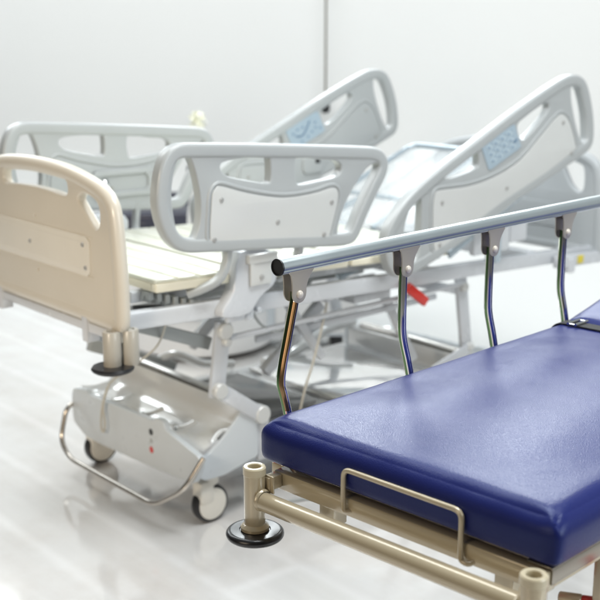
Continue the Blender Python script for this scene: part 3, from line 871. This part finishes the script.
# ---- base: two moulded pods, a tray and rails
def pod(uo, sg, zs=1):
    zf = lambda b: .15+(b-.15)*zs
    """moulded cover: dished tray between two cheeks, rising to a rolled crest"""
    v0, v1 = -.030, .655
    prof = [(-.056, .292), (-.040, .288), (-.010, .282), (.030, .283), (.065, .292), (.092, .312), (.112, .342), (.130, .366), (.150, .374), (.166, .368), (.176, .352), (.178, .33), (.178, .22)]
    pr = [tuple(p[:2]) for p in cat([(a, b, 0) for a, b in prof[:-1]], sub=4)] + [prof[-1]]
    nv = 40; bm = new_bm(); rows = []
    for j in range(nv+1):
        v = v0+(v1-v0)*j/nv; row = []
        en = max(0, 1-(v-v0)/.05); ef = max(0, 1-(v1-v)/.05)
        for a, b in pr:
            lift = .016*(en*en+ef*ef)*max(0, min(1, (.09-a)/.05))
            nr = max(0, 1-(v-v0)/.10)**1.5*.045*max(0, min(1, (.06-a)/.08))
            row.append(bm.verts.new((uo+sg*a, v, zf(b+lift-nr))))
        rows.append(row)
    for A, B in zip(rows, rows[1:]):
        for k in range(len(pr)-1): bm.faces.new((A[k], A[k+1], B[k+1], B[k]))
    p = obj('base_cover', bm, M_pod, bd, smooth=60)
    ck = [(-.050, .232), (-.010, .246), (.040, .278), (.085, .318), (.118, .362), (.136, .378), (.154, .380), (.172, .368), (.182, .345), (.182, .19), (.140, .182), (.05, .160), (-.03, .160), (-.050, .18)]
    for v in (v0-.008, v1+.008):
        bm = new_bm(); slab(bm, fil2(ck, .012), [], .014, .003, lambda a, b, c, v=v: Vector((uo+sg*a, v+c, zf(b))), smooth_out=False)
        q = obj('side_cheek', bm, M_skirt, p)
    # ribs pressed in the dish
    bm = new_bm()
    for v in (.12, .31, .50):
        sweep(bm, cat([(uo+sg*-.02, v, zf(.286)), (uo+sg*.02, v, zf(.284)), (uo+sg*.055, v, zf(.290))], sub=4), circ(.012, 10, .005), ref=(0, 0, 1))
    split('cover_rib', bm, M_pod, p)
    return p
def fil2(pts, r):
    P = [Vector((a, b, 0)) for a, b in pts]; n = len(P); out = []
    for i in range(n):
        a, b, c = P[i-1], P[i], P[(i+1) % n]
        u, v = a-b, c-b; k = min(r, u.length*.45, v.length*.45)
        p, q = b+u.normalized()*k, b+v.normalized()*k
        for j in range(5):
            t = j/4; w_ = p*(1-t)**2+b*2*t*(1-t)+q*t*t; out.append((w_.x, w_.y))
    return out
pf = pod(0, 1, 1)
ph = pod(1.40, -1, .75)
SK = [(.683, .262), (.672, .298), (.585, .313), (.565, .300), (.165, .312), (.150, .326), (.108, .326), (.092, .300), (-.085, .262), (-.092, .235), (-.055, .165), (.20, .150), (.46, .140), (.60, .140), (.680, .175)]
for uo, sgn in ((-.068, -1), (1.468, 1)):
    bm = new_bm(); slab(bm, fil2(SK, .018), [], .022, .003, lambda a, b, c, uo=uo: Vector((uo+c, a, b if uo < 0 else   .15+(b-.15)*.75)), smooth_out=False)
    sk = obj('base_skirt', bm, M_skirt, bd)
    if sgn < 0:
        for mm, z, r in ((M_black, .272, .011), (M_framedark, .242, .009), (M_red, .212, .011)):
            bm = new_bm(); lathe(bm, (uo-.0105, .175, z), (-1, 0, 0), [(r, 0), (r, .0012), (0, .0012)], 4 if mm is M_framedark else 18)
            obj('brake_mark', bm, mm, sk)
bm = new_bm()
for v in (.02, .60): bar(bm, (.19, v, .195), (1.22, v, .195), .05, .06, bev=.005)
bar(bm, (.23, .045, .19), (.23, .575, .19), .04, .05); bar(bm, (1.17, .045, .19), (1.17, .575, .19), .04, .05)
obj('base_frame', bm, M_frame, bd)
bm = new_bm(); box(bm, .212, 1.188, -.02, .64, .232, .246, .005)
box(bm, .30, .55, .08, .54, .246, .272, .012); box(bm, .62, 1.10, .05, .57, .246, .262, .010)
obj('base_tray', bm, M_tray, bd)
bm = new_bm()
tube(bm, cat([(.17, .655, .30), (.22, .650, .318), (.28, .645, .345), (.35, .64, .345), (.46, .64, .29), (.60, .64, .262)], sub=6), .016)
obj('cover_lip', bm, M_pod, bd)
bm = new_bm()
tube(bm, cat([(.72, .60, .255), (.86, .60, .262), (1.0, .60, .31), (1.08, .60, .335), (1.2, .60, .34)], sub=6), .020)
obj('cover_lip', bm, M_pod, bd)
# chrome roll across the head-end pod
bm = new_bm(); cyl(bm, (1.25, .60, .311), (1.25, .0, .309), .0215, bev=.006)
obj('roll_bar', bm, M_steel, bd)
bm = new_bm(); cyl(bm, (.150, .60, .362), (.150, .0, .360), .0215, bev=.006)
obj('roll_bar', bm, M_steel, bd)
# brake loop round the skirt
bm = new_bm()
lp = fillet([(-.02, .685, .245), (-.10, .682, .235), (-.135, .675, .115), (-.14, .60, .070), (-.14, .075, .072), (-.13, -.075, .165), (-.07, -.098, .262)], .05, 6)
tube(bm, lp, .0085, n=14)
obj('brake_bar', bm, M_bar, bd)
# casters
def caster(u, v, sgn, vis=True):
    bm = new_bm()
    # tyre ring
    lathe(bm, (u, v-.020, .0625), (0, 1, 0), [(.040, .004), (.056, .002), (.0610, .006), (.0625, .013), (.0625, .027), (.0610, .034), (.056, .038), (.040, .036)], 40)
    c = obj('caster', bm, M_black, bd)
    bm = new_bm()
    lathe(bm, (u, v-.0235, .0625), (0, 1, 0), [(0, .002), (.012, .0), (.030, .001), (.050, .004), (.054, .008), (.054, .039), (.050, .043), (.030, .046), (.012, .047), (0, .045)], 40)
    obj('wheel_hub', bm, M_hub, c)
    # fork shell over the upper half, and stem
    bm = new_bm()
    hz = [(.068*math.cos(math.radians(a)), .068*math.sin(math.radians(a))) for a in range(-20, 201, 12)]
    inn = [(.0640*math.cos(math.radians(a)), .0640*math.sin(math.radians(a))) for a in range(200, -21, -12)]
    slab(bm, hz+inn, [], .044, .002, lambda a, b, cc: Vector((u+a*.5-.028, v+cc, .0625+b)), sub=1, smooth_out=False) if False else None
    cyl(bm, (u, v, .127), (u, v, .20), .030, .026, bev=.006)
    box(bm, u-.052, u+.004, v-.026, v+.026, .066, .145, .012)
    obj('caster_fork', bm, M_hub, c)
for u in (.02, 1.38):
    for v, s in ((0, -1), (.665, 1)):
        caster(u, v, s)
# bumper rollers at the footboard corners and the headboard
for u, vv in ((-.375, -.105), (-.375, .765)):
    bm = new_bm()
    for dv, du_ in ((0, 0), (-.010 if vv < 0 else .010, .052)):
        lathe(bm, (u+du_, vv+dv, 0), (0, 0, 1), [(.0, .612), (.024, .612), (.025, .614), (.025, .708), (.023, .711), (.014, .711), (.013, .70), (0, .70)], 32)
    box(bm, u-.01, -.30, vv-.02, vv+.02, .66, .70, .003) if False else None
    bar(bm, (u+.02, vv, .69), (-.31, vv, .695), .03, .03)
    p = obj('bumper_post', bm, M_post, bd)
    bm = new_bm(); lathe(bm, (u, vv, 0), (0, 0, 1), [(0, .596), (.050, .596), (.058, .601), (.060, .606), (.056, .612), (.03, .614), (0, .614)], 40)
    obj('bumper_disc', bm, M_blackgloss, p)
bm = new_bm()
bar(bm, (1.60, -.115, .648), (2.05, -.115, .633), .03, .045); cyl(bm, (1.68, -.115, .60), (1.68, -.115, .66), .026, bev=.004)
hx = obj('extension_arm', bm, M_frame, bd)
bm = new_bm(); box(bm, 1.716, 1.752, -.1335, -.1305, .630, .662, .0008)
obj('sticker', bm, M_yellow, hx)
# board posts
bm = new_bm()
for u in (-.345, 1.87):
    for v in (.06, .60): bar(bm, (u, v, .645 if u < 0 else .62), (u, v, .72 if u < 0 else .66), .03, .04, up=(1, 0, 0))
bar(bm, (-.345, -.06, .690), (-.345, .74, .690), .03, .026)
split('board_socket', bm, M_frame, bd)
# power cable drooping from the frame
bm = new_bm()
tube(bm, cat([(-.13, -.02, .70), (-.12, .05, .60), (-.11, .15, .53), (-.10, .28, .455), (-.10, .385, .385), (-.10, .435, .30), (-.10, .45, .225), (-.10, .435, .205), (-.10, .425, .24), (-.10, .43, .30), (-.10, .39, .38)], sub=7), .0034, n=8)
obj('power_cable', bm, M_cable, bd)
bm = new_bm(); tube(bm, cat([(.50, -.02, .66), (.47, -.03, .58), (.43, -.03, .46), (.40, -.02, .36), (.395, 0, .28)], sub=6), .004, n=8)
obj('power_cable', bm, M_cable, bd)
bm = new_bm(); tube(bm, cat([(.18, -.05, .008), (.30, -.06, .006), (.42, -.10, .006), (.60, -.12, .006), (.8, -.06, .006), (1.0, .1, .006), (1.1, .3, .20)], sub=6), .006, n=8)
obj('floor_cable', bm, M_framedark, bd)

# ================================================================== things behind the bed
ct = thing('display_counter', 'round white display counter behind the foot end of the bed', 'counter', (-.50, 5.42, 0))
bm = new_bm(); lathe(bm, (0, 0, 0), (0, 0, 1), [(0, .03), (.36, .03), (.37, .04), (.37, .47), (.365, .48), (0, .48)], 64)
obj('counter_body', bm, M_white, ct)
bm = new_bm(); lathe(bm, (0, 0, 0), (0, 0, 1), [(0, .0), (.30, .0), (.30, .05), (0, .05)], 48)
obj('plinth', bm, M_black, ct)
bm = new_bm(); lathe(bm, (0, 0, 0), (0, 0, 1), [(.371, .21), (.3735, .212), (.3735, .216), (.371, .218)], 64)
obj('trim_seam', bm, M_cabinet, ct)
vs = thing('flower_vase', 'white vase holding a creamy flower behind the far side rail', 'vase', (-.49, 5.36, .48))
bm = new_bm(); lathe(bm, (0, 0, 0), (0, 0, 1), [(0, 0), (.045, 0), (.052, .01), (.060, .08), (.056, .18), (.034, .32), (.024, .42), (.032, .47), (.029, .471), (.020, .42), (.02, .36), (0, .36)], 36)
obj('vase_body', bm, M_vase, vs)
bm = new_bm(); tube(bm, cat([(0, 0, .36), (.004, 0, .48), (.0, 0, .59)], sub=4), .004, n=8); tube(bm, cat([(0, 0, .36), (.01, 0, .47), (.028, 0, .54)], sub=4), .003, n=8)
obj('stem', bm, M_leaf, vs)
bm = new_bm()
rnd = random.Random(4)
for k in range(80):
    th = rnd.uniform(0, 2*math.pi); ph_ = math.acos(rnd.uniform(-.6, 1)); rr = rnd.uniform(.012, .042)
    c = Vector((rr*math.sin(ph_)*math.cos(th), rr*math.sin(ph_)*math.sin(th), .625+1.25*rr*math.cos(ph_)))
    nrm = (c-Vector((0, 0, .61))).normalized(); s_ = nrm.orthogonal().normalized(); t_ = nrm.cross(s_)
    a0 = rnd.uniform(0, 6.28); s2 = s_*math.cos(a0)+t_*math.sin(a0); t2 = nrm.cross(s2)
    L1, W1 = rnd.uniform(.009, .016), rnd.uniform(.006, .010)
    vs_ = [c-s2*L1, c-s2*L1*.2+t2*W1+nrm*.004, c+s2*L1+nrm*.010, c-s2*L1*.2-t2*W1+nrm*.004]
    bm.faces.new([bm.verts.new(q) for q in vs_])
obj('flower_head', bm, M_petal, vs, smooth=None)
bm = new_bm()
for k in range(9):
    a = k*2.4; c = Vector((.012*math.cos(a), .012*math.sin(a), .48+.011*k)); d_ = Vector((math.cos(a), math.sin(a), .4)).normalized()*.045
    s_ = Vector((-math.sin(a), math.cos(a), 0))*.012
    bm.faces.new([bm.verts.new(q) for q in (c, c+d_*.5+s_, c+d_, c+d_*.5-s_)])
obj('leaf', bm, M_leaf, vs, smooth=None)
cb = thing('storage_cabinet', 'pale grey cabinet on dark castors standing behind the bed frame', 'cabinet', (0.0, 5.50, 0))
bm = new_bm(); box(bm, -.34, .28, -.22, .22, .07, .62, .012)
obj('cabinet_body', bm, M_cabinet, cb)
bm = new_bm(); box(bm, -.12, .27, -.232, -.222, .09, .60, .006)
obj('door', bm, M_white, cb)
for x, y in ((-.24, -.17), (.18, -.17), (-.24, .17), (.18, .17)):
    bm = new_bm(); lathe(bm, (x-.03, y, .036), (1, 0, 0), [(0, 0), (.034, 0), (.036, .01), (.036, .05), (.034, .06), (0, .06)], 24); box(bm, x-.02, x+.02, y-.02, y+.02, .055, .07, .003)
    obj('castor', bm, M_black, cb)
co = thing('treatment_couch', 'dark navy treatment couch beyond the far side rail', 'couch', (-.62, 6.05, 0), math.radians(4))
bm = new_bm(); box(bm, -.35, .35, -.25, .25, .515, .607, .03, seg=3)
obj('seat_pad', bm, M_navy, co)
bm = new_bm(); box(bm, -.35, .35, .17, .25, .600, .648, .02, seg=3); box(bm, .0, .06, .19, .25, .645, .80, .02, seg=3)
obj('back_pad', bm, M_navy, co)
bm = new_bm(); box(bm, -.33, .33, -.2, .22, .455, .499, .006); box(bm, -.33, .33, .19, .23, .565, .61, .004)
for x in (-.29, .29):
    for y in (-.18, .18): box(bm, x-.02, x+.02, y-.02, y+.02, 0, .456, .003)
obj('couch_frame', bm, M_frame, co)
hc = thing('pull_cord', 'thin olive cord hanging down the white wall with a black pull at its end', 'cord', (.146, 6.50, 0))
bm = new_bm(); tube(bm, [(0, 0, 2.56), (0, 0, 1.16)], .0056, n=10)
box(bm, -.02, .02, -.02, .06, 2.52, 2.575, .004)
obj('cord', bm, M_cord, hc)
bm = new_bm(); lathe(bm, (0, 0, 0), (0, 0, 1), [(0, 1.07), (.016, 1.07), (.026, 1.085), (.026, 1.145), (.014, 1.17), (.0066, 1.18)], 24)
obj('pull_weight', bm, M_black, hc)
